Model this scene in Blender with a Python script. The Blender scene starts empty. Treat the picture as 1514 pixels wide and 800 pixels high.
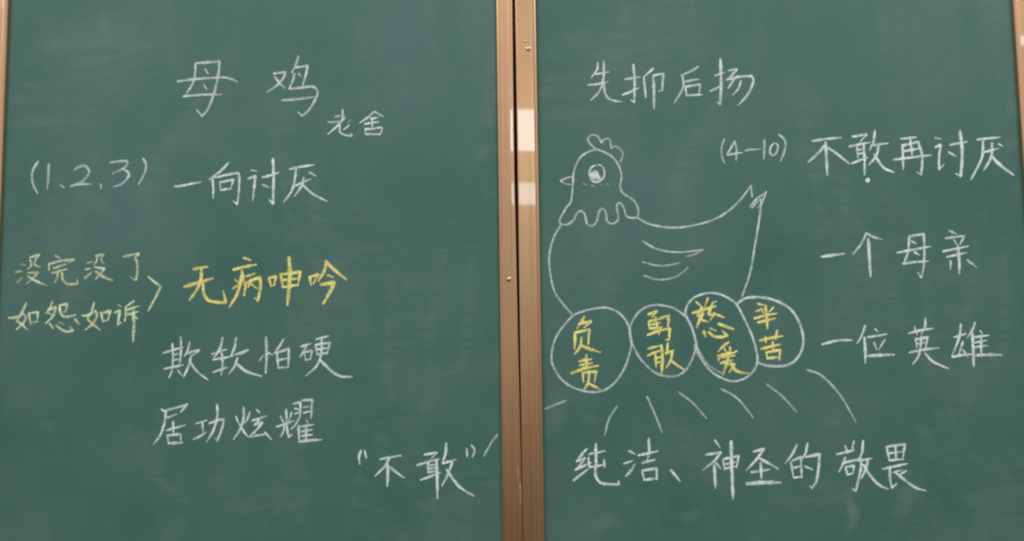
import bpy, math, random
from mathutils import Matrix, Vector

# ---------------------------------------------------------------- camera
W, H, F = 1514.0, 800.0, 1200.0            # size of the photograph and focal length in its pixels
DIST, EYE = 1.655, 1.50
sc = bpy.context.scene
C = sc.collection
cam_d = bpy.data.cameras.new("camera")
cam_d.sensor_width = 36.0
cam_d.lens = 36.0 * F / W
cam_d.clip_start, cam_d.clip_end = 0.05, 100
cam = bpy.data.objects.new("camera", cam_d)
C.objects.link(cam)
CAM_M = (Matrix.Translation((0, -DIST, EYE)) @ Matrix.Rotation(math.radians(90 + 4.6), 4, 'X')
         @ Matrix.Rotation(math.radians(-0.78), 4, 'Z'))
cam.matrix_world = CAM_M
cam_d.dof.use_dof = True
cam_d.dof.focus_distance = DIST * 1.35
cam_d.dof.aperture_fstop = 3.4
sc.camera = cam

# ---------------------------------------------------------------- room light (world + lamps + added fill)
world = bpy.data.worlds.new("World")
sc.world = world
world.use_nodes = True
wn, wl = world.node_tree.nodes, world.node_tree.links
bg = wn["Background"]
bg.inputs["Strength"].default_value = 1.36
wtc = wn.new("ShaderNodeTexCoord")
wsep = wn.new("ShaderNodeSeparateXYZ")
wr = wn.new("ShaderNodeValToRGB")
wmr = wn.new("ShaderNodeMapRange")
wmr.inputs[1].default_value, wmr.inputs[2].default_value = -1, 1
wl.new(wtc.outputs["Generated"], wsep.inputs[0])
wl.new(wsep.outputs["Z"], wmr.inputs[0])
wl.new(wmr.outputs[0], wr.inputs[0])
wl.new(wr.outputs[0], bg.inputs["Color"])
e = wr.color_ramp.elements
e[0].position, e[0].color = 0.38, (0.025, 0.018, 0.016, 1)
e[1].position, e[1].color = 0.475, (0.28, 0.243, 0.23, 1)
for pos, c in ((.43, (.085, .064, .058)), (.54, (.43, .41, .395)), (.60, (.49, .48, .47)), (.70, (.55, .55, .545)), (1.0, (.68, .68, .67))):
    x = e.new(pos); x.color = (*c, 1)

def area(name, loc, aim, sx, sy, power, col=(.90, .97, 1)):
    d = bpy.data.lights.new(name, 'AREA')
    d.shape = 'RECTANGLE'
    d.size, d.size_y, d.energy, d.color = sx, sy, power, col
    o = bpy.data.objects.new(name, d)
    C.objects.link(o)
    o.location = loc
    o.rotation_euler = (Vector(aim) - Vector(loc)).to_track_quat('-Z', 'Y').to_euler()
    return o

def pix(px, py, y=0.0):
    """the point of the board plane (y metres behind it) seen at a pixel of the photograph"""
    d = CAM_M.to_3x3() @ Vector(((px - W / 2) / F, -(py - H / 2) / F, -1.0))
    o = CAM_M.translation
    return o + d * ((y - o.y) / d.y)

def ceiling_lamp(name, x0, x1, y0, y1, behind, radiance, widen=1.0):
    """a ceiling lamp of the classroom, found from where it mirrors in the metal frame"""
    def bounce(px, py):
        p = pix(px, py, -0.018); d = (p - CAM_M.translation); d.y = -d.y
        return p + d * (behind / -d.y)
    a, b = bounce(x0, y0), bounce(x1, y1)
    c = (a + b) / 2
    sx, sy = abs(a.x - b.x) * widen, abs(a.z - b.z)
    o = area(name, c, (c.x, 0, c.z), sx, sy, radiance * math.pi * sx * sy)
    return o

ceiling_lamp("lamp_near", 752, 808, 161, 222, 3.6, 5.6, 1.0)
ceiling_lamp("lamp_far", 752, 808, 270, 302, 5.2, 4.0, 1.0)
ceiling_lamp("lamp_right", 1500, 1524, 52, 66, 3.6, 5)
ceiling_lamp("lamp_left", 4, 22, -40, 12, 3.6, 5)
area("fill_panel", (-2.9, -4.0, 6.2), (-0.9, 0, 1.5), 1.8, 1.8, 190, (.95, .99, 1))  # unseen fill light, added to brighten the left side of the boards
area("fill_panel", (3.0, -4.0, 6.2), (1.0, 0, 1.5), 1.8, 1.8, 205, (.96, 1, .98))  # its added counterpart, brightening the right side

sc.view_settings.view_transform = 'Standard'
sc.view_settings.look = 'None'
sc.view_settings.exposure = 0
sc.view_settings.gamma = 1
sc.cycles.filter_width = 1.9
sc.cycles.transparent_max_bounces = 32

# ---------------------------------------------------------------- helpers
def mat(name):
    m = bpy.data.materials.new(name)
    m.use_nodes = True
    nt = m.node_tree
    return m, nt.nodes, nt.links, nt.nodes["Principled BSDF"]

def link_obj(name, verts, faces, m, parent=None, label=None, smooth=False):
    me = bpy.data.meshes.new(name)
    base = Vector((0, 0, 0))
    p = parent
    while p:
        base += p.location
        p = p.parent
    me.from_pydata([tuple(Vector(v) - base) for v in verts], [], faces)
    me.materials.append(m)
    if smooth:
        for f in me.polygons: f.use_smooth = True
    me.update()
    o = bpy.data.objects.new(name, me)
    C.objects.link(o)
    if parent: o.parent = parent
    if label: o["label"] = label
    return o

def box(x0, x1, y0, y1, z0, z1):
    v = [(x, y, z) for x in (x0, x1) for y in (y0, y1) for z in (z0, z1)]
    f = [(0, 1, 3, 2), (4, 6, 7, 5), (0, 4, 5, 1), (2, 3, 7, 6), (0, 2, 6, 4), (1, 5, 7, 3)]
    return v, f

def noise(n, l, coord, scale, detail=4, rough=.55, dist=0.0, stretch=None):
    t = n.new("ShaderNodeTexNoise")
    t.inputs["Scale"].default_value = scale
    t.inputs["Detail"].default_value = detail
    t.inputs["Roughness"].default_value = rough
    t.inputs["Distortion"].default_value = dist
    if stretch:
        mp = n.new("ShaderNodeMapping")
        mp.inputs["Scale"].default_value = stretch[0]
        mp.inputs["Rotation"].default_value = stretch[1]
        l.new(coord, mp.inputs[0]); coord = mp.outputs[0]
    l.new(coord, t.inputs["Vector"])
    return t.outputs["Fac"]

def ramp(n, l, fac, *stops):
    r = n.new("ShaderNodeValToRGB")
    el = r.color_ramp.elements
    while len(el) > 1: el.remove(el[-1])
    el[0].position, el[0].color = stops[0][0], (*stops[0][1], 1)
    for p, c in stops[1:]:
        q = el.new(p); q.color = (*c, 1)
    l.new(fac, r.inputs[0])
    return r.outputs[0]

def mix(n, l, fac, a, b, mode='MIX'):
    m = n.new("ShaderNodeMix"); m.data_type = 'RGBA'; m.blend_type = mode
    for s, v in ((m.inputs[0], fac), (m.inputs[6], a), (m.inputs[7], b)):
        if hasattr(v, "is_linked"): l.new(v, s)
        else: s.default_value = v
    return m.outputs[2]

def math_(n, l, op, a, b=0.0, clamp=False):
    m = n.new("ShaderNodeMath"); m.operation = op; m.use_clamp = clamp
    for s, v in ((m.inputs[0], a), (m.inputs[1], b)):
        if hasattr(v, "is_linked"): l.new(v, s)
        else: s.default_value = v
    return m.outputs[0]

# ---------------------------------------------------------------- materials
def board_material():
    m, n, l, p = mat("green_board_enamel")
    tc = n.new("ShaderNodeTexCoord").outputs["Object"]
    big = noise(n, l, tc, 2.2, 5, .55, .4)
    col = ramp(n, l, big, (.30, (.044, .122, .098)), (.52, (.055, .136, .112)), (.72, (.074, .145, .130)))
    # grey and bluish dust left by the wiped chalk, in long wipe marks
    wipe = noise(n, l, tc, 3.0, 6, .6, .3, ((1.0, 1, 2.6), (0, .35, 0)))
    wf = ramp(n, l, wipe, (.46, (0, 0, 0)), (.72, (.22, .22, .22)))
    col = mix(n, l, wf, col, (.135, .185, .18, 1))
    wipe2 = noise(n, l, tc, 5.0, 6, .65, .2, ((2.8, 1, .8), (0, -.2, 0)))
    wf2 = ramp(n, l, wipe2, (.50, (0, 0, 0)), (.75, (.20, .20, .20)))
    col = mix(n, l, wf2, col, (.13, .20, .17, 1))
    # arcs left by the eraser, fine streaks inside them
    arc = noise(n, l, tc, 2.6, 3, .5, 1.6, ((1.3, 1, .9), (0, .8, 0)))
    streak = noise(n, l, tc, 9, 7, .75, .5, ((.7, 1, 5.5), (0, -.55, 0)))
    af = math_(n, l, 'MULTIPLY', ramp(n, l, arc, (.50, (0, 0, 0)), (.60, (1, 1, 1)), (.66, (.2, .2, .2))), ramp(n, l, streak, (.42, (0, 0, 0)), (.68, (.24, .24, .24))))
    col = mix(n, l, af, col, (.20, .25, .235, 1))
    dk = noise(n, l, tc, 3.4, 5, .6, .8)
    col = mix(n, l, ramp(n, l, dk, (.50, (0, 0, 0)), (.70, (.35, .35, .35))), col, (.040, .108, .084, 1))
    speck = noise(n, l, tc, 150, 2, .5)
    col = mix(n, l, ramp(n, l, speck, (.70, (0, 0, 0)), (.76, (.22, .22, .22))), col, (.35, .40, .38, 1))
    grain = noise(n, l, tc, 420, 2, .7)
    gr = ramp(n, l, grain, (.3, (.86, .86, .86)), (.7, (1.10, 1.10, 1.10)))
    col = mix(n, l, 1.0, col, gr, 'MULTIPLY')
    l.new(col, p.inputs["Base Color"])
    rg = ramp(n, l, wipe, (.3, (.50, .50, .50)), (.75, (.72, .72, .72)))
    l.new(rg, p.inputs["Roughness"])
    p.inputs["Specular IOR Level"].default_value = .28
    b = n.new("ShaderNodeBump"); b.inputs["Strength"].default_value = .12; b.inputs["Distance"].default_value = .0006
    l.new(noise(n, l, tc, 240, 3), b.inputs["Height"])
    l.new(b.outputs[0], p.inputs["Normal"])
    return m

def metal_material():
    m, n, l, p = mat("bronze_anodised_metal")
    tc = n.new("ShaderNodeTexCoord").outputs["Object"]
    st = noise(n, l, tc, 3.0, 5, .6, 0, ((95, 95, .55), (0, 0, 0)))       # drawn streaks along the rail
    col = ramp(n, l, st, (.26, (.46, .265, .115)), (.50, (.62, .35, .160)), (.74, (.72, .455, .235)))
    lo = noise(n, l, tc, 2.4, 4, .55, 0, ((1, 1, 1.4), (0, 0, 0)))
    col = mix(n, l, ramp(n, l, lo, (.42, (0, 0, 0)), (.62, (.7, .7, .7))), col, (.58, .30, .15, 1))
    dirt = noise(n, l, tc, 28, 6, .7, 0, ((1, 1, .5), (0, 0, 0)))
    col = mix(n, l, ramp(n, l, dirt, (.50, (0, 0, 0)), (.80, (.30, .30, .30))), col, (.42, .28, .17, 1))
    l.new(col, p.inputs["Base Color"])
    p.inputs["Metallic"].default_value = .82
    p.inputs["Coat Weight"].default_value = 1.0          # clear lacquer
    p.inputs["Coat IOR"].default_value = 1.75
    p.inputs["Coat Roughness"].default_value = .03
    p.inputs["Roughness"].default_value = .29
    return m

def plain(name, col, rough=.6, metal=0.0, var=.12, scale=30):
    m, n, l, p = mat(name)
    tc = n.new("ShaderNodeTexCoord").outputs["Object"]
    f = noise(n, l, tc, scale, 5)
    lo, hi = [c * (1 - var) for c in col], [min(1, c * (1 + var)) for c in col]
    l.new(ramp(n, l, f, (.3, lo), (.7, hi)), p.inputs["Base Color"])
    p.inputs["Roughness"].default_value = rough
    p.inputs["Metallic"].default_value = metal
    return m

def chalk_material(name, a, b_):
    """a dry deposit: densest along the middle of the stroke, broken up by the grain of the board"""
    m, n, l, p = mat(name)
    tc = n.new("ShaderNodeTexCoord")
    uv = n.new("ShaderNodeSeparateXYZ"); l.new(tc.outputs["UV"], uv.inputs[0])
    v = math_(n, l, 'ABSOLUTE', math_(n, l, 'SUBTRACT', math_(n, l, 'MULTIPLY', uv.outputs["Y"], 2.0), 1.0))
    v = math_(n, l, 'SUBTRACT', 1.0, v)
    mr = n.new("ShaderNodeMapRange"); mr.interpolation_type = 'SMOOTHSTEP'
    mr.inputs[1].default_value, mr.inputs[2].default_value = 0.0, .72
    mr.inputs[3].default_value, mr.inputs[4].default_value = 0.0, 1.0
    l.new(v, mr.inputs[0])
    g1 = noise(n, l, tc.outputs["Object"], 430, 3, .75)
    g2 = noise(n, l, tc.outputs["Object"], 120, 3, .6)
    gf = ramp(n, l, g1, (.38, (.42, .42, .42)), (.58, (1, 1, 1)))
    gl = ramp(n, l, g2, (.32, (.58, .58, .58)), (.60, (1, 1, 1)))
    at = n.new("ShaderNodeAttribute"); at.attribute_name = "chalk_load"
    al = math_(n, l, 'MULTIPLY', mr.outputs[0], at.outputs["Fac"])
    al = math_(n, l, 'MULTIPLY', al, gf)
    al = math_(n, l, 'MULTIPLY', al, gl, True)
    l.new(al, p.inputs["Alpha"])
    l.new(ramp(n, l, g2, (.35, a), (.65, b_)), p.inputs["Base Color"])
    p.inputs["Roughness"].default_value = 1.0
    p.inputs["Specular IOR Level"].default_value = 0.0
    return m

BOARD = board_material()
METAL = metal_material()
DARK = plain("dark_gap_shade", (.035, .025, .02), .8)  # near-black colour standing in for the shade inside the joint
WALL = plain("painted_plaster", (.62, .61, .57), .9, 0, .06, 12)
BACK = plain("grey_backing", (.30, .30, .29), .8)
WHITE = chalk_material("white_chalk", (.72, .80, .79), (.80, .85, .84))
YELLOW = chalk_material("yellow_chalk", (.82, .72, .21), (.88, .80, .31))
PALEY = chalk_material("pale_yellow_chalk", (.68, .76, .46), (.80, .84, .56))

# ---------------------------------------------------------------- large structure: wall and the two boards
v, f = box(-2.6, 2.6, .075, .20, .2, 3.0)
w = link_obj("wall", v, f, WALL)
w["kind"] = "structure"

Z0, Z1 = 0.985, 2.31
PX = lambda px, py=400: pix(px, py).x
# inner edges of the four upright rails and of the gap between the boards
XL0, XL1 = PX(0.5), PX(738.5)
XR0, XR1 = PX(798.5), PX(1520.5)
GAP0, GAP1 = PX(763.3), PX(767.2)
RW = XR0 - GAP1

def thing(name, loc, label, cat, group):
    o = bpy.data.objects.new(name, None)
    o.empty_display_size = .2
    o.location = loc
    C.objects.link(o)
    o["label"], o["category"], o["group"] = label, cat, group
    return o

G = "chalkboard panels side by side"
left = thing("chalkboard", ((XL0 + XL1) / 2, 0, Z0),
             "green chalkboard covered in white and yellow handwriting only, without any drawing", "chalkboard", G)
right = thing("chalkboard", ((XR0 + XR1) / 2, 0, Z0),
              "green chalkboard with a chalk hen drawn above four eggs", "chalkboard", G)

def rail(parent, profile, z0, z1, name="frame_rail", taper=None):
    """an extruded metal section: profile = (x, depth in front of the board), inner side first"""
    nz = 14
    vs, fs = [], []
    k = len(profile)
    for i in range(nz + 1):
        z = z0 + (z1 - z0) * i / nz
        for j, (x, d) in enumerate(profile):
            dx = taper(j, z) if taper else 0
            vs.append((x + dx, -d, z))
    for i in range(nz):
        for j in range(k):
            a, b = i * k + j, i * k + (j + 1) % k
            fs.append((a, b, b + k, a + k))
    fs.append(tuple(range(k))); fs.append(tuple(range(nz * k, nz * k + k))[::-1])
    o = link_obj(name, vs, fs, METAL, parent)
    import bmesh
    bm = bmesh.new(); bm.from_mesh(o.data)
    bmesh.ops.recalc_face_normals(bm, faces=bm.faces)
    bm.to_mesh(o.data); bm.free()
    return o

D = .0115
def prof_flat(xi, xo):
    """upright with a rolled inner lip and a flat face"""
    s = 1 if xo > xi else -1
    wd = abs(xo - xi)
    P = [(0, -.021), (0, .0075), (.0012, .0095), (.0042, .0105), (.0052, .0097), (.0062, D - .0008), (.0074, D),
         (wd - .0022, D), (wd - .0006, D - .0006), (wd, D - .0022), (wd, -.021)]
    return [(xi + s * a, d) for a, d in P]

def prof_left(xi, xo):
    """upright whose broad face leans a little to the left, with a flat bead along the joint"""
    wd = abs(xo - xi)
    P = [(0, -.021), (0, .0055), (.0012, .0072), (.0042, .0080), (.0052, .0072), (.0062, D - .0042), (.0072, D - .0034),
         (wd - .0098, D - .0016), (wd - .0085, D - .0012), (wd - .0074, D), (wd - .0020, D), (wd - .0005, D - .0006),
         (wd, D - .0022), (wd, -.021)]
    return [(xi + a, d) for a, d in P]

# the joint closes towards the bottom: the left rail is bowed by a couple of millimetres
ztop, zlow = pix(764, 0).z, pix(764, 690).z
def bow(j, z):
    t = (z - zlow) / (ztop - zlow)
    full = GAP1 - GAP0 - .0004
    return 0.0 if j < 9 else (full - .0 if t < 0 else full * (1 - min(1, t * 1.9) ** .7) - (.0009 if t > .6 else .0))

r_l0 = rail(left, prof_flat(XL0, XL0 - RW), Z0, Z1)
r_l1 = rail(left, prof_left(XL1, GAP0), Z0, Z1, taper=bow)
r_r0 = rail(right, prof_flat(XR0, GAP1), Z0, Z1)
r_r1 = rail(right, prof_flat(XR1, XR1 + RW), Z0, Z1)
for brd, a, b in ((left, XL0, XL1), (right, XR0, XR1)):
    v, f = box(a - .002, b + .002, 0, .012, Z0, Z1)
    link_obj("writing_surface", v, f, BOARD, brd)
    v, f = box(a, b, .0125, .020, Z0 + .005, Z1 - .005)
    link_obj("backing_panel", v, f, BACK, brd)
    for z, s in ((Z0, 1), (Z1, -1)):
        v, f = box(a + .0006, b - .0006, -.0102, -.0004, min(z, z + s * .034), max(z, z + s * .034))
        link_obj("cross_rail", v, f, METAL, brd)
v, f = box(GAP0 - .004, GAP1 + .004, .012, .0205, Z0 + .002, Z1 - .002)
v = [(x if x < GAP1 else GAP1 - .0003, y, z) for x, y, z in v]
v = [(x if x > GAP0 else GAP0 + .0006, y, z) for x, y, z in v]
link_obj("gap_shade_strip", v, f, DARK, left)  # dark strip added behind the joint so the open gap reads as shaded

def screw(parent, px, py, rad, depth, m=METAL):
    c = pix(px, py, -depth)
    vs, fs = [(c.x, c.y - .0018, c.z)], []
    N = 20
    rings = ((.45, .0017), (.8, .0012), (1.0, .0003), (1.0, -.001))
    for rr, h in rings:
        for k in range(N):
            a = 2 * math.pi * k / N
            vs.append((c.x + rad * rr * math.cos(a), c.y - h, c.z + rad * rr * math.sin(a)))
    for k in range(N): fs.append((0, 1 + (k + 1) % N, 1 + k))
    for q in range(len(rings) - 1):
        for k in range(N):
            a, b = 1 + q * N + k, 1 + q * N + (k + 1) % N
            fs.append((a, b, b + N, a + N))
    return link_obj("screw", vs, fs, m, parent, smooth=True)
screw(r_l1, 752.5, 413, .0052, D - .0026)
screw(r_r0, 781, 72, .0050, D)
screw(r_r0, 776, 61, .0026, D)

# ---------------------------------------------------------------- chalk
rnd = random.Random(7)
layer = [0]

def spline(pts):
    """Catmull-Rom through the points, broken at the corners marked True"""
    out, run = [], []
    runs = []
    for p, corner in pts:
        run.append(p)
        if corner and len(run) > 1:
            runs.append(run); run = [p]
    if len(run) > 1: runs.append(run)
    for r in runs:
        q = []
        if len(r) == 2:
            nn = max(2, int((r[1] - r[0]).length / 2.5))
            q = [r[0].lerp(r[1], i / nn) for i in range(nn + 1)]
        else:
            closed = (r[0] - r[-1]).length < .5
            ext = [r[-2] if closed else r[0] * 2 - r[1]] + r + [r[1] if closed else r[-1] * 2 - r[-2]]
            for i in range(1, len(ext) - 2):
                a, b, c, d = ext[i - 1], ext[i], ext[i + 1], ext[i + 2]
                nn = max(2, int((c - b).length / 2.5))
                for k in range(nn):
                    t = k / nn
                    q.append(.5 * ((2 * b) + (c - a) * t + (2 * a - 5 * b + 4 * c - d) * t * t + (3 * b - a - 3 * c + d) * t ** 3))
            q.append(r[-1])
        out.append(q)
    return out

def chalk(name, parent, m, width, density, blocks, label=None, taper=True, front=.00025):
    """blocks = [(x0, y0, scale, [stroke, ...])]; a stroke is 'x,y x,y! ...' with ! at a corner,
    after an optional 'w1.2 d.7 |' giving its own width and density factors"""
    vs, fs, uvs, den = [], [], [], []
    for x0, y0, s, strokes in blocks:
        for st in strokes:
            kw, kd = 1.0, 1.0
            if '|' in st:
                head, st = st.split('|')
                for h in head.split():
                    if h[0] == 'w': kw = float(h[1:])
                    if h[0] == 'd': kd = float(h[1:])
            pts = []
            for t in st.split():
                corner = t.endswith('!')
                a, b = t.rstrip('!').split(',')
                pts.append((Vector((x0 + float(a) / s, y0 + float(b) / s)), corner))
            segs = spline(pts)
            dj = 1.30 * kd * density * rnd.uniform(.86, 1.08)
            total = sum((b - a).length for q in segs for a, b in zip(q, q[1:]))
            run = 0.0
            ph = rnd.uniform(0, 6)
            for si, q in enumerate(segs):
                layer[0] += 1
                dep = -front - (layer[0] % 60) * .000006
                i0 = len(vs)
                if taper or True:      # round the ends of the mark by half its width
                    hw = .30 * width * kw
                    if (q[0] - q[-1]).length > .5:
                        if si == 0: q = [q[0] + (q[0] - q[1]).normalized() * hw] + q
                        else: q = [q[0] + (q[0] - q[1]).normalized() * hw * .6] + q
                        q = q + [q[-1] + (q[-1] - q[-2]).normalized() * hw * (1 if si == len(segs) - 1 else .6)]
                n_ = len(q)
                for i, c in enumerate(q):
                    if i: run += (q[i] - q[i - 1]).length
                    tg = (q[min(n_ - 1, i + 1)] - q[max(0, i - 1)])
                    tg = tg.normalized() if tg.length > 1e-6 else Vector((1, 0))
                    nr = Vector((-tg.y, tg.x))
                    u = run / max(total, 1e-3)
                    wv = .60 * width * kw * (1 + .10 * math.sin(run * .31 + ph) + rnd.uniform(-.07, .07))
                    ends = min(1.0, .62 + min(run, max(0, total - run)) / (width * kw * 1.5) * .38)
                    if taper: wv *= ends * (1.04 - .16 * u)
                    d_ = dj * (1 + .16 * math.sin(run * .17 + ph * 2)) * (1.05 - .16 * u)
                    if name == 'dust_smudge': d_ *= math.sin(math.pi * min(1, max(0, u))) ** .7
                    elif i in (0, n_ - 1) and total > width * 1.2: d_ *= .55
                    for k in (-1, 0, 1):
                        g = c + nr * wv * k
                        p = pix(g.x, g.y, dep)
                        vs.append(p); uvs.append((run * .01, .5 + .5 * k)); den.append(d_)
                for i in range(n_ - 1):
                    a = i0 + 3 * i
                    fs.append((a, a + 3, a + 4, a + 1)); fs.append((a + 1, a + 4, a + 5, a + 2))
    o = link_obj(name, vs, fs, m, parent, label)
    me = o.data
    lay = me.uv_layers.new(name="UVMap")
    for lp in me.loops: lay.data[lp.index].uv = uvs[lp.vertex_index]
    at = me.attributes.new("chalk_load", 'FLOAT', 'POINT')
    at.data.foreach_set("value", den)
    if len(me.polygons) and me.polygons[0].normal.y > 0: me.flip_normals()
    return o

A, B5, B6, B7 = 6.3083, 5.0467, 5.4071, 6.8818
SRC = (0, 0, 1)
N = "chalk_phrase"

# ---- left board
chalk(N, left, WHITE, 4.6, .74, [(250, 70, A, [
    "247,150 238,280 205,365 150,450", "135,458 310,442 485,440",
    "250,148 360,140 470,132! 460,250 430,390 395,500 350,595 303,640! 285,615 258,585",
    "338,205 362,245", "325,350 350,390", "80,318 230,298 400,285 500,280 570,293 635,322",
    "975,245 1085,230! 1070,280 1010,350 915,418", "985,275 1030,330 1080,385",
    "1208,85 1180,165 1145,235", "1170,245 1155,310 1120,385", "1175,190 1290,172! 1280,240 1240,375", "1205,245 1232,268",
    "1120,388 1240,375 1330,365 1372,390 1385,440 1340,530 1290,600 1240,640! 1205,605", "1050,495 1200,483 1350,465"])],
    "large white chalk title of two characters at the top")
chalk(N, left, WHITE, 4.2, .95, [(470, 150, 12.617, [
    "458,155 465,240 455,330", "d.55 | 320,285 400,272 500,262", "d.7 | 190,385 330,385 480,350",
    "500,310 430,385 330,490 190,605", "580,445 530,490 485,520", "d.8 | 410,440 410,560 460,610 540,635 635,640! 625,600",
    "d.4 | 570,385 615,350",
    "1040,195 960,275 880,335 785,395", "1060,195 1130,235 1215,280", "d.9 | 985,325 1060,312 1120,300",
    "880,420 1000,400 1130,385", "1015,310 1015,420 1010,510", "885,505 890,610",
    "880,510 1000,515 1130,490 1195,490! 1185,560 1150,620", "890,612 1000,610 1160,615"])],
    "small white chalk name of two characters below the title")
chalk(N, left, WHITE, 4.6, .60, [(30, 225, B7, [
    "180,98 135,170 118,250 135,340 175,415", "w1.15 | 290,125 285,240 275,370", "w1.4 d.8 | 415,338 440,358",
    "545,180 600,150 650,138 690,165 700,210 660,270 610,310 515,345", "515,345 600,328 725,324", "w1.5 | 820,338 822,364",
    "915,105 1000,95 1085,88! 1090,115 1050,165 940,215", "1040,168 1090,200 1105,235 1070,290 1020,330 955,350",
    "1250,65 1280,130 1265,210 1205,325"])], "white chalk numbers one to three in brackets")
chalk(N, left, WHITE, 4.6, .86, [(250, 220, A, [
    "50,350 110,348 200,328 295,312", "555,130 490,200 375,285", "405,275 412,370 410,460",
    "420,270 530,245 645,225! 655,260 650,400 635,520! 600,490", "475,310 480,385", "475,312 600,288! 575,370", "480,385 580,372",
    "770,200 815,208", "735,280 810,255! 800,310 780,480", "870,265 940,250 1020,222", "w1.15 | 968,95 975,250 972,400 970,515! 935,480",
    "d.8 | 875,335 930,360", "1125,190 1220,170 1350,150", "1185,195 1170,300 1140,400 1070,495", "1180,345 1240,315 1320,285",
    "1255,270 1240,340 1170,440", "1250,340 1340,420 1470,490", "1310,220 1365,252"])],
    "white chalk phrase of four characters beside the bracketed numbers")
chalk(N, left, PALEY, 4.8, .70, [(10, 360, A, [
    "d.6 | 135,195 175,205", "d.8 | 85,268 140,258", "d.7 | 95,362 145,320", "215,140 230,200 195,240", "220,130 300,105! 268,150 265,200 312,220",
    "200,275 290,270! 250,320 190,370", "200,305 260,345 370,390",
    "455,115 500,140", "w1.2 | 395,185 395,245", "400,190 500,165 630,148! 580,178", "440,230 550,195", "420,275 490,258 560,240",
    "475,275 470,320 450,360", "515,275 520,330 560,375 620,380 660,375! 655,335",
    "755,182 800,170", "735,242 780,235", "w1.2 | 730,322 790,270", "845,110 840,160 815,200", "830,115 900,105! 880,150 905,187",
    "820,220 910,235! 870,290 830,330", "w1.2 | 830,260 900,310 985,345",
    "1090,125 1150,110 1235,95! 1200,130 1215,180 1218,270 1205,345! 1160,318"])],
    "pale yellow chalk phrase, upper of the two before the bracket")
chalk("chalk_bracket", left, PALEY, 4.4, .80, [(10, 360, A, [
    "1320,310 1380,360 1442,405", "w1.15 | 1430,415 1390,500 1320,625"])], "yellow chalk angle bracket")
chalk(N, left, PALEY, 4.9, .84, [(10, 420, A, [
    "180,180 140,270 90,350", "20,315 80,312 150,280", "150,275 178,310 150,370 90,422", "105,350 150,385 185,420",
    "205,270 222,375", "205,275 290,262! 285,350", "d.6 | 222,362 285,352",
    "425,165 400,230 365,275", "390,240 458,215! 430,300 365,365", "395,272 422,292", "490,200 562,185! 550,250 528,262",
    "495,205 500,270 540,305 600,300 638,288", "w1.2 | 400,370 432,412", "460,385 510,425 560,445 620,435! 590,400",
    "d.5 | 490,355 530,375", "w1.4 d.7 | 640,330 670,370",
    "815,175 790,260 755,320", "705,295 760,290 830,250", "830,250 840,300 800,370 735,425", "760,335 810,380 865,425",
    "w1.2 | 880,270 895,345", "w1.2 | 880,275 965,250! 945,330", "895,348 945,335",
    "1010,265 1055,245! 1045,310 1035,385! 1062,358", "d.7 | 1040,195 1065,210", "1185,160 1110,212", "1112,215 1110,290 1100,345",
    "1115,245 1170,225 1235,205", "1125,285 1220,258", "1150,275 1218,322", "w1.25 | 1185,250 1185,400 1178,530"])],
    "pale yellow chalk phrase, lower of the two before the bracket")
chalk(N, left, YELLOW, 5.7, 1.05, [(260, 370, B6, [
    "w1.2 | 145,152 200,140 250,132", "w1.15 | 70,290 170,262 295,225", "205,150 200,230 170,310 110,395",
    "215,270 225,350 260,400 330,415 400,420! 380,330",
    "545,62 595,80", "460,155 540,135 640,115", "530,165 520,240 490,350 430,450", "d.8 | 478,238 505,262", "d.8 | 455,305 500,280",
    "535,185 545,275", "d.8 | 565,208 628,188", "562,260 545,360", "560,262 620,235 675,220! 675,300 655,405! 635,385",
    "600,240 580,290", "605,272 642,302",
    "w1.1 | 745,225 760,285", "750,220 800,210! 785,275", "765,285 790,275", "w1.2 | 840,195 855,295", "845,192 920,185 995,172! 975,280",
    "850,240 985,225", "855,295 975,278", "w1.25 | 905,60 912,200 900,350 892,435",
    "w1.1 | 1070,215 1080,275", "1075,212 1140,195! 1100,265", "1205,90 1185,170 1140,245", "w1.1 | 1200,90 1270,160 1365,235",
    "1215,200 1255,215", "w1.25 | 1160,275 1265,258! 1240,320 1180,425"])],
    "bright yellow chalk phrase of four characters")
chalk(N, left, WHITE, 4.6, .84, [(230, 480, B5, [
    "60,210 130,190 200,170", "125,145 130,230 125,325", "188,90 190,200 178,310", "135,225 185,215", "135,265 185,255",
    "65,330 140,315 205,300", "125,340 100,395", "d.8 | 165,340 195,375", "255,130 240,190 215,235", "225,220 280,200 325,190! 270,235",
    "265,235 250,300 210,390", "260,280 310,350 390,412",
    "420,220 530,185", "500,100 480,180 430,255", "430,262 560,240", "430,355 530,320", "w1.1 | 495,215 500,300 490,375",
    "600,100 590,170 560,235", "560,235 620,215 690,190! 630,225", "610,250 590,310 550,365", "w1.15 | 600,290 680,350 790,385",
    "775,268 802,232", "w1.2 | 825,95 828,230 822,360", "845,212 872,228", "955,110 925,160 885,215", "905,205 915,320",
    "905,210 995,180! 990,320", "915,265 985,250", "915,322 990,318",
    "1085,165 1160,140", "1125,165 1080,240", "1110,210 1120,265", "1115,205 1168,195! 1155,255", "1120,265 1155,258", "1200,110 1290,85",
    "1195,150 1205,220", "1195,150 1300,135! 1280,220", "1205,185 1285,175", "1205,222 1285,210", "1240,110 1235,220 1200,310 1125,380",
    "w1.1 | 1225,260 1310,345 1380,385 1465,390"])], "white chalk phrase directly below the bright yellow phrase")
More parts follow.
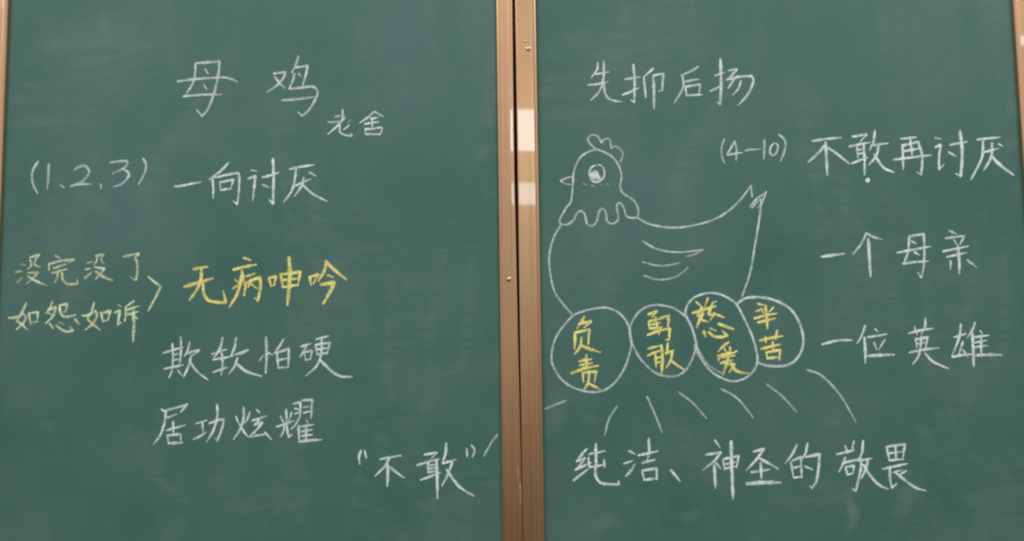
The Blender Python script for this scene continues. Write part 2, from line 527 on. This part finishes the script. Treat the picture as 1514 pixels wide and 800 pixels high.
chalk(N, left, WHITE, 4.6, .84, [(215, 580, B6, [
    "128,135 165,165", "145,150 240,125 325,100", "w1.3 | 335,95 285,155", "175,205 250,175", "165,155 150,250 120,340 65,415",
    "170,305 240,285 320,262", "220,235 225,340", "175,345 185,405", "175,345 280,335! 285,405", "w1.2 | 185,408 295,405",
    "405,250 445,238 490,225", "455,245 460,330", "385,375 440,350 485,320", "510,250 570,225 625,215! 615,280 575,390! 560,370",
    "572,100 575,190 545,300 490,395", "725,195 740,240", "835,160 815,215 790,245", "785,120 785,200 760,290 705,375",
    "750,250 790,320 820,355", "890,140 915,165", "855,225 910,210 965,190", "910,220 870,260", "870,262 935,240! 890,300 830,355",
    "840,355 960,335", "955,320 1005,375",
    "1125,140 1130,250", "1080,195 1105,240", "1168,165 1145,235", "1050,275 1130,250 1190,225", "1110,265 1105,310 1080,355",
    "1130,265 1135,310 1145,360! 1170,340", "1185,92 1240,80! 1235,200", "w1.1 | 1255,65 1332,60! 1325,205", "1195,130 1225,140",
    "1195,172 1230,160", "1265,120 1305,115", "1265,165 1320,150", "1230,205 1200,260 1170,290", "1225,270 1230,395", "1290,225 1300,250",
    "1235,275 1340,260", "1240,315 1330,300", "1245,350 1330,340", "1285,265 1285,385", "w1.2 | 1230,395 1320,385 1405,380"])],
    "white chalk phrase, lowest of the four-character rows")
chalk(N, left, WHITE, 4.6, .92, [(510, 620, A, [
    "w1.1 | 150,295 130,350 138,415", "185,295 200,360", "330,372 420,355 520,338", "415,360 370,440 285,525", "w1.2 | 400,420 400,520 395,620",
    "415,440 480,495 550,545", "740,330 860,310! 810,360", "675,428 780,395 880,370", "775,405 775,500", "w1.2 | 855,390 860,550 862,735",
    "785,432 850,420", "785,462 845,450", "780,495 850,480", "705,565 790,535 890,495", "w1.1 | 945,225 940,310 910,410",
    "915,410 970,395 1035,375", "1000,400 970,490 905,620", "w1.1 | 950,470 1010,560 1080,640 1200,715",
    "w1.2 | 1135,280 1140,345", "1180,245 1210,285 1190,350"])], "white chalk words in quotation marks at the lower right")
RAY = "ray_stroke"
chalk(RAY, left, WHITE, 4.0, .48, [(510, 620, A, ["1425,140 1370,210 1290,350"])])

# ---- right board
chalk(N, right, WHITE, 4.4, .80, [(855, 70, B6, [
    "155,120 150,180 105,240", "135,215 245,198", "203,115 205,200 195,280 170,350 105,420", "80,300 150,295 235,275",
    "205,285 215,370 260,420 345,435", "375,255 490,238", "w1.1 | 440,140 450,270 448,440! 425,425", "355,380 440,345 480,325",
    "600,170 525,235", "w1.1 | 525,240 530,310 540,395", "w1.2 | 600,230 605,360 605,490", "600,225 680,210! 670,345! 645,350",
    "d.85 | 960,155 900,190 820,225", "835,230 840,310 820,360 770,440", "850,275 960,255", "855,310 865,380", "860,315 975,295! 965,380",
    "865,385 990,378", "d.8 | 1095,225 1170,200", "w1.25 | 1137,95 1142,280 1135,455! 1115,440", "1055,350 1110,325 1150,300",
    "1200,185 1270,175! 1230,220 1190,255", "w1.1 | 1190,258 1290,235 1385,230! 1400,270 1360,370 1280,460", "1250,250 1200,325",
    "1300,270 1280,330 1235,380"])], "white chalk heading of four characters above the hen")
chalk(N, right, WHITE, 3.8, .76, [(1050, 180, 10.814, [
    "d.75 | 230,275 190,380 180,470 195,580 230,665", "390,310 340,410 265,520", "265,530 380,515 510,492", "395,320 420,430 415,615",
    "560,460 660,445 800,440", "w1.2 | 865,295 865,440 855,590", "1030,345 970,400 955,490 1000,540 1055,500 1085,400 1070,360 1030,345",
    "w1.1 | 1095,205 1165,260 1205,330 1195,440 1170,520 1125,625"])], "white chalk numbers four to ten in brackets")
chalk(N, right, WHITE, 4.8, .94, [(1180, 170, 4.533, [
    "95,175 180,162 285,153", "185,195 140,250 70,315", "w1.2 | 185,185 190,290 195,400", "200,220 260,260 340,325",
    "365,145 460,130! 420,175", "345,210 480,185", "395,215 400,285", "440,200 445,300 445,400", "405,235 440,228", "405,262 440,255",
    "360,325 410,305 465,285", "515,105 505,180 480,235", "490,205 600,190", "540,205 525,270 475,335", "510,265 570,350 640,385",
    "690,160 790,150", "700,200 705,360", "700,205 805,180! 832,280 825,400! 800,385", "752,158 765,280", "710,243 825,222",
    "640,300 760,285 890,270", "d.8 | 920,155 955,160", "920,215 955,200! 945,280 945,365! 975,335", "1020,200 1130,180",
    "w1.25 | 1085,110 1100,250 1090,410! 1060,395", "1010,250 1055,275", "1200,165 1350,150", "1240,175 1230,290 1160,430",
    "1245,250 1340,225", "1300,190 1295,280 1245,370", "w1.15 | 1300,280 1360,340 1440,400", "1345,195 1370,210"])],
    "white chalk phrase of five characters beside the bracketed numbers")
chalk("emphasis_dot", right, WHITE, 5.5, 1.5, [(1180, 170, 4.533, ["465,426 474,436 465,446 456,436 465,426", "465,434 466,439"])], "round white chalk dot")
chalk(N, right, WHITE, 4.6, .88, [(1190, 320, B6, [
    "w1.2 | 135,322 210,312 310,298", "d.8 | 490,135 450,220 385,300", "d.8 | 495,135 550,165 615,185", "w1.3 | 508,180 515,320 525,480",
    "835,160 825,280 790,380", "835,160 950,140! 955,250 950,400 930,490! 905,450", "740,290 870,265 1005,240", "785,378 880,365 985,358",
    "855,200 890,220", "875,285 915,310", "d.8 | 1155,115 1210,140", "1125,175 1280,155", "1195,190 1215,230", "1270,170 1240,220",
    "1105,280 1200,260 1305,238", "1135,325 1220,305 1290,290", "w1.25 | 1225,240 1235,360 1235,455", "w1.2 | 1165,360 1165,420",
    "d.7 | 1300,350 1370,405"])], "white chalk phrase, upper of the two right of the hen's tail")
chalk(N, right, WHITE, 4.6, .92, [(1200, 450, B5, [
    "80,298 190,270 300,268", "400,160 370,240 340,290", "w1.2 | 395,250 400,340 400,435", "475,185 495,205", "420,245 490,235 560,222",
    "465,285 485,335", "545,265 500,340", "w1.2 | 420,385 500,380 615,375", "725,215 810,195 905,180", "770,170 785,225", "850,105 845,170 820,220",
    "775,255 785,320", "780,262 865,245! 850,330", "790,295 860,285", "730,360 830,340 945,325", "820,240 810,340 790,400 755,445",
    "845,365 910,430 1020,480", "1065,245 1150,220", "1115,150 1100,250 1050,380", "1130,280 1095,380", "w1.1 | 1050,393 1130,378 1200,372",
    "1130,340 1165,390", "1220,135 1200,190 1160,250", "w1.2 | 1200,215 1205,340 1210,460", "1260,200 1275,225", "1215,245 1320,232",
    "1220,285 1305,270", "1220,320 1310,308", "1265,235 1265,375", "w1.2 | 1225,380 1320,375 1415,378"])],
    "white chalk phrase, lower of the two right of the eggs")
chalk(N, right, WHITE, 4.8, .95, [(835, 640, B6, [
    "175,130 130,180 95,225", "95,228 160,200! 120,260 85,295", "w1.1 | 85,295 150,265 210,240", "70,380 120,340 180,295",
    "195,170 320,145", "190,200 195,275! 320,255", "w1.1 | 315,220 318,275", "w1.1 | 248,90 250,230 245,330 280,395 350,410 435,412! 430,390",
    "515,145 560,170", "475,245 540,225", "d.9 | 490,345 530,300 560,250", "590,180 740,148", "670,45 675,150 660,220", "620,240 720,215",
    "620,305 635,380", "625,300 735,285! 735,370", "635,375 740,365", "w1.1 | 850,300 920,385"])], "white chalk words, first pair of the bottom row")
chalk(N, right, WHITE, 4.8, .95, [(835, 640, B6, [
    "d.85 | 1200,60 1240,115", "1130,175 1250,155! 1190,230 1105,295", "w1.15 | 1195,255 1200,350 1205,440", "1210,240 1245,285",
    "1265,215 1280,295", "1270,210 1390,185! 1375,275", "1280,250 1380,230", "1280,285 1375,268", "w1.3 | 1330,70 1335,280 1345,525"]),
    (1090, 630, B5, [
    "125,190 200,170! 150,240 70,330", "155,235 220,270 305,320", "d.8 | 105,345 240,325", "w1.2 | 175,275 180,385", "w1.5 | 75,430 190,422 320,422",
    "445,140 410,210 360,275", "400,265 420,380", "410,260 475,230! 480,385", "425,310 475,300", "425,385 485,378", "525,130 510,200 480,250",
    "w1.1 | 510,230 615,210! 605,330 590,410 560,465! 545,450", "505,300 560,325"])], "white chalk words with the thick underline, middle of the bottom row")
chalk(N, right, WHITE, 4.8, .95, [(1090, 630, B5, [
    "745,210 810,195 870,180", "805,150 825,200", "870,115 855,190", "805,235 790,280 760,340", "w1.1 | 790,275 920,245! 925,300 905,400 885,485! 865,470",
    "810,305 820,365", "815,305 870,295! 865,350", "825,362 865,352", "940,110 930,200 900,260", "915,260 1005,240", "975,255 960,320 925,390",
    "945,290 1000,380 1060,440 1125,470", "1115,155 1135,255", "1115,155 1250,135! 1235,250", "1180,150 1185,250", "1125,205 1240,190",
    "1135,255 1240,248", "1085,320 1180,300 1270,280", "1140,310 1140,390 1155,460! 1190,430", "1165,345 1230,330", "1260,335 1215,360",
    "w1.1 | 1185,350 1260,410 1330,460 1405,482"])], "white chalk words, last pair of the bottom row")

# the hen: body and back outline, with its head, comb, beak, eye, wing and tail as sub-parts
h4, h5 = (800, 190, A), (800, 260, 4.2056)
hen = chalk("hen_drawing", right, WHITE, 3.7, .66, [(*h5, [
    "125,302 78,385 52,490 55,590 82,715 134,794 192,860", "600,262 680,302 810,322 950,308 1100,260 1220,170 1305,62! 1312,130",
    "157,196 122,258 115,285 130,302 170,300 205,270 225,230 255,220 275,250 285,295 315,312 345,285 360,225 385,205 405,235 410,280 440,298 480,270 470,190 490,168 515,200 530,250 570,262 600,258! 606,210 598,188"])], "white chalk outline of a hen", False)
chalk("head", hen, WHITE, 3.7, .66, [(*h4, [
    "235,733 275,690 290,600 298,500 305,410 340,310 400,240 500,200 560,208 650,255 710,320 740,390 750,450 738,540 760,600 850,660 890,710 900,750"])], None, False)
chalk("comb", hen, WHITE, 3.6, .62, [(*h4, [
    "505,190 455,140 435,100 460,65 500,60 535,80 562,135! 580,110 610,95 640,105 650,150 655,185! 680,165 720,180 755,215 760,255 740,310"])], None, False)
chalk("beak", hen, WHITE, 3.6, .66, [(*h4, ["295,445 240,462 180,488! 230,515 290,525"])])
chalk("eye", hen, WHITE, 3.4, .80, [(*h4, ["520,340 465,370 450,430 480,490 530,500 580,460 590,400 565,350 520,340",
    "w4.2 d1.5 | 495,425 530,455", "w3 d1.4 | 475,430 500,465 535,470", "w2.4 d1.3 | 515,405 540,450"])])
chalk("cheek_speckle", hen, WHITE, 3.6, .36, [(*h4, ["395,515 425,532", "470,528 500,540", "d.6 | 555,520 570,530", "d.7 | 610,515 630,530", "d.6 | 675,515 690,525"])])
chalk("wing", hen, WHITE, 3.5, .62, [(*h5, ["630,405 720,455 850,475 1005,460", "d.8 | 1005,460 960,485 905,502",
    "630,535 720,558 800,555 860,540", "d.8 | 640,620 720,645 820,635 880,600 915,570"])])
chalk("tail", hen, WHITE, 3.7, .70, [(*h5, ["w1.1 | 1370,150 1355,280 1330,430 1300,600 1250,750", "1300,190 1340,145 1400,100", "1398,100 1372,180", "1310,200 1345,160 1375,140", "d.6 | 1345,200 1370,170"])])

EG = "egg_drawing"
b2, b3, b4, b5 = (800, 430, B7), (800, 480, B7), (1000, 420, B7), (1000, 470, B7)
def egg(outline, chars, label, d=.72, w_=4.0):
    o = chalk(EG, right, WHITE, w_, d, outline, label, False)
    chalk("egg_lettering", o, YELLOW, 5.2, 1.1, chars, "yellow chalk characters")
egg([(*b2, ["330,250 440,205 560,178 680,175 790,225 860,300 900,390 912,480 918,565 850,784 740,944 620,1019 500,1029 350,994 220,914 130,784 105,674 135,514 215,374 330,250"])],
    [(*b2, ["440,265 410,320 370,378", "385,335 510,310! 440,372", "w1.1 | 345,425 345,520 340,590", "350,425 490,395! 480,540", "w1.1 | 410,480 400,560 345,640", "w1.1 d.8 | 410,555 490,590 600,625"]),
     (*b3, ["390,372 510,352", "395,412 520,390", "w1.1 | 310,495 440,445 580,420", "460,310 465,450", "425,490 430,580", "430,490 560,475! 545,575", "490,500 480,590 435,660", "d.9 | 490,600 600,660"])],
    "largest chalk egg, at the left end of the row", .68)
egg([(*SRC, ["1014,469 1000,458 991,454 974,451 958,453 945,461 935,475 931,488 932,500 937,513 948,532 967,550 983,556 1000,556 1012,549 1019,540 1026,524 1029,510 1026,492 1014,469"])],
    [(*b2, ["1090,240 1180,205! 1130,262", "1095,312 1102,380", "1100,310 1200,285 1300,250", "1110,345 1210,328", "1165,270 1185,400", "w1.1 | 1300,250 1290,360", "1105,385 1230,368", "1085,450 1200,405 1310,385! 1300,500! 1270,498", "1215,380 1200,440"]),
     (*b3, ["d.8 | 1090,245 1210,215", "1085,315 1180,275 1240,260", "1165,310 1170,430", "w1.1 | 1225,210 1235,350 1225,500", "1175,340 1230,330", "1175,385 1225,375", "1290,190 1275,300", "1270,290 1350,260", "1335,270 1320,360 1275,435", "1330,370 1380,410 1450,455"])],
    "second chalk egg from the left, with a faint outline", .60)
egg([(*b4, ["95,310 110,220 170,145 260,105 360,90 460,110 540,150 610,205 680,330 760,500 805,640 825,760 800,860 720,945 600,990 480,964 350,884 240,734 195,580 150,420 95,310", "d.6 w.8 | 215,650 290,780 380,865 460,905", "w1.5 d.7 | 195,620 225,720"])],
    [(*b4, ["205,185 245,220", "320,145 290,225", "165,295 260,265 400,225", "w1.2 | 260,240 215,320 275,312", "w1.3 | 270,290 235,370 210,435", "270,370 320,385", "370,200 340,270", "w1.2 | 355,230 330,310 390,300", "w1.2 | 390,300 345,365", "400,305 480,340", "d.7 | 370,190 402,178",
     "w1.7 | 280,490 295,525", "w1.1 | 330,490 380,530 450,540 520,525! 470,480", "d.8 | 345,450 400,475", "w1.2 | 430,405 500,430 580,460"]),
     (*b5, ["530,250 480,285 430,340", "490,320 510,350", "545,300 550,350", "610,338 560,372", "425,385 600,350", "430,430 445,402 590,385", "450,460 570,430", "530,350 520,440 475,575", "500,480 590,470! 540,550", "w1.1 | 550,460 600,530 660,555 730,565"])],
    "tall tilted chalk egg, third from the left", .74)
egg([(*b4, ["615,205 680,155 760,135 900,140 1050,185 1170,265 1250,390 1290,530 1285,640 1230,755 1140,820 1020,838 900,825 825,795"])],
    [(*b4, ["830,200 890,215", "815,275 895,252", "865,250 880,290", "985,240 950,280", "795,350 900,320 1015,300", "830,390 920,370 1000,350", "w1.1 | 910,220 920,350 928,450",
     "850,575 950,550 1080,530", "905,540 910,590", "1025,475 1010,560", "865,660 960,635 1055,615", "980,590 985,680", "915,695 928,760", "915,695 1055,670! 1048,770", "925,755 1045,745"])],
    "bright open chalk egg at the right end of the row", .88, 4.6)
for d_, st in ((.60, "50,225 100,205 145,188"), (.66, "370,215 335,270 315,345"), (.66, "505,172 540,250 572,332"), (.5, "645,150 710,200 772,270"),
               (.58, "835,135 910,180 980,265"), (.48, "1040,115 1110,170 1175,240"), (.58, "1220,50 1290,80 1370,165 1440,285")):
    chalk(RAY, right, WHITE, 3.8, d_, [(790, 530, 3.028, [st])])

# wiped-off dust
for brd, d_, st in ((left, .06, "w.6 | 250,800 270,770 300,772"), (left, .05, "w.8 | 60,60 150,50 250,70"), (left, .07, "w.4 | 120,285 190,330"),
                    (right, .10, "w.7 | 815,640 822,600 818,560"), (right, .16, "w.3 | 1255,740 1262,765 1250,795"), (right, .09, "w.5 | 880,780 900,770 930,774"),
                    (right, .10, "w.35 | 1010,768 1045,752"), (right, .08, "w.5 | 1330,760 1350,720 1360,690")):
    chalk("dust_smudge", brd, WHITE, 75, d_ * .5, [(*SRC, [st])])
chalk("scuff_mark", r_l1, WHITE, 2.4, .28, [(*SRC, ["765.5,690 766.5,705", "769,715 770,745"])], None, True, D + .0004)
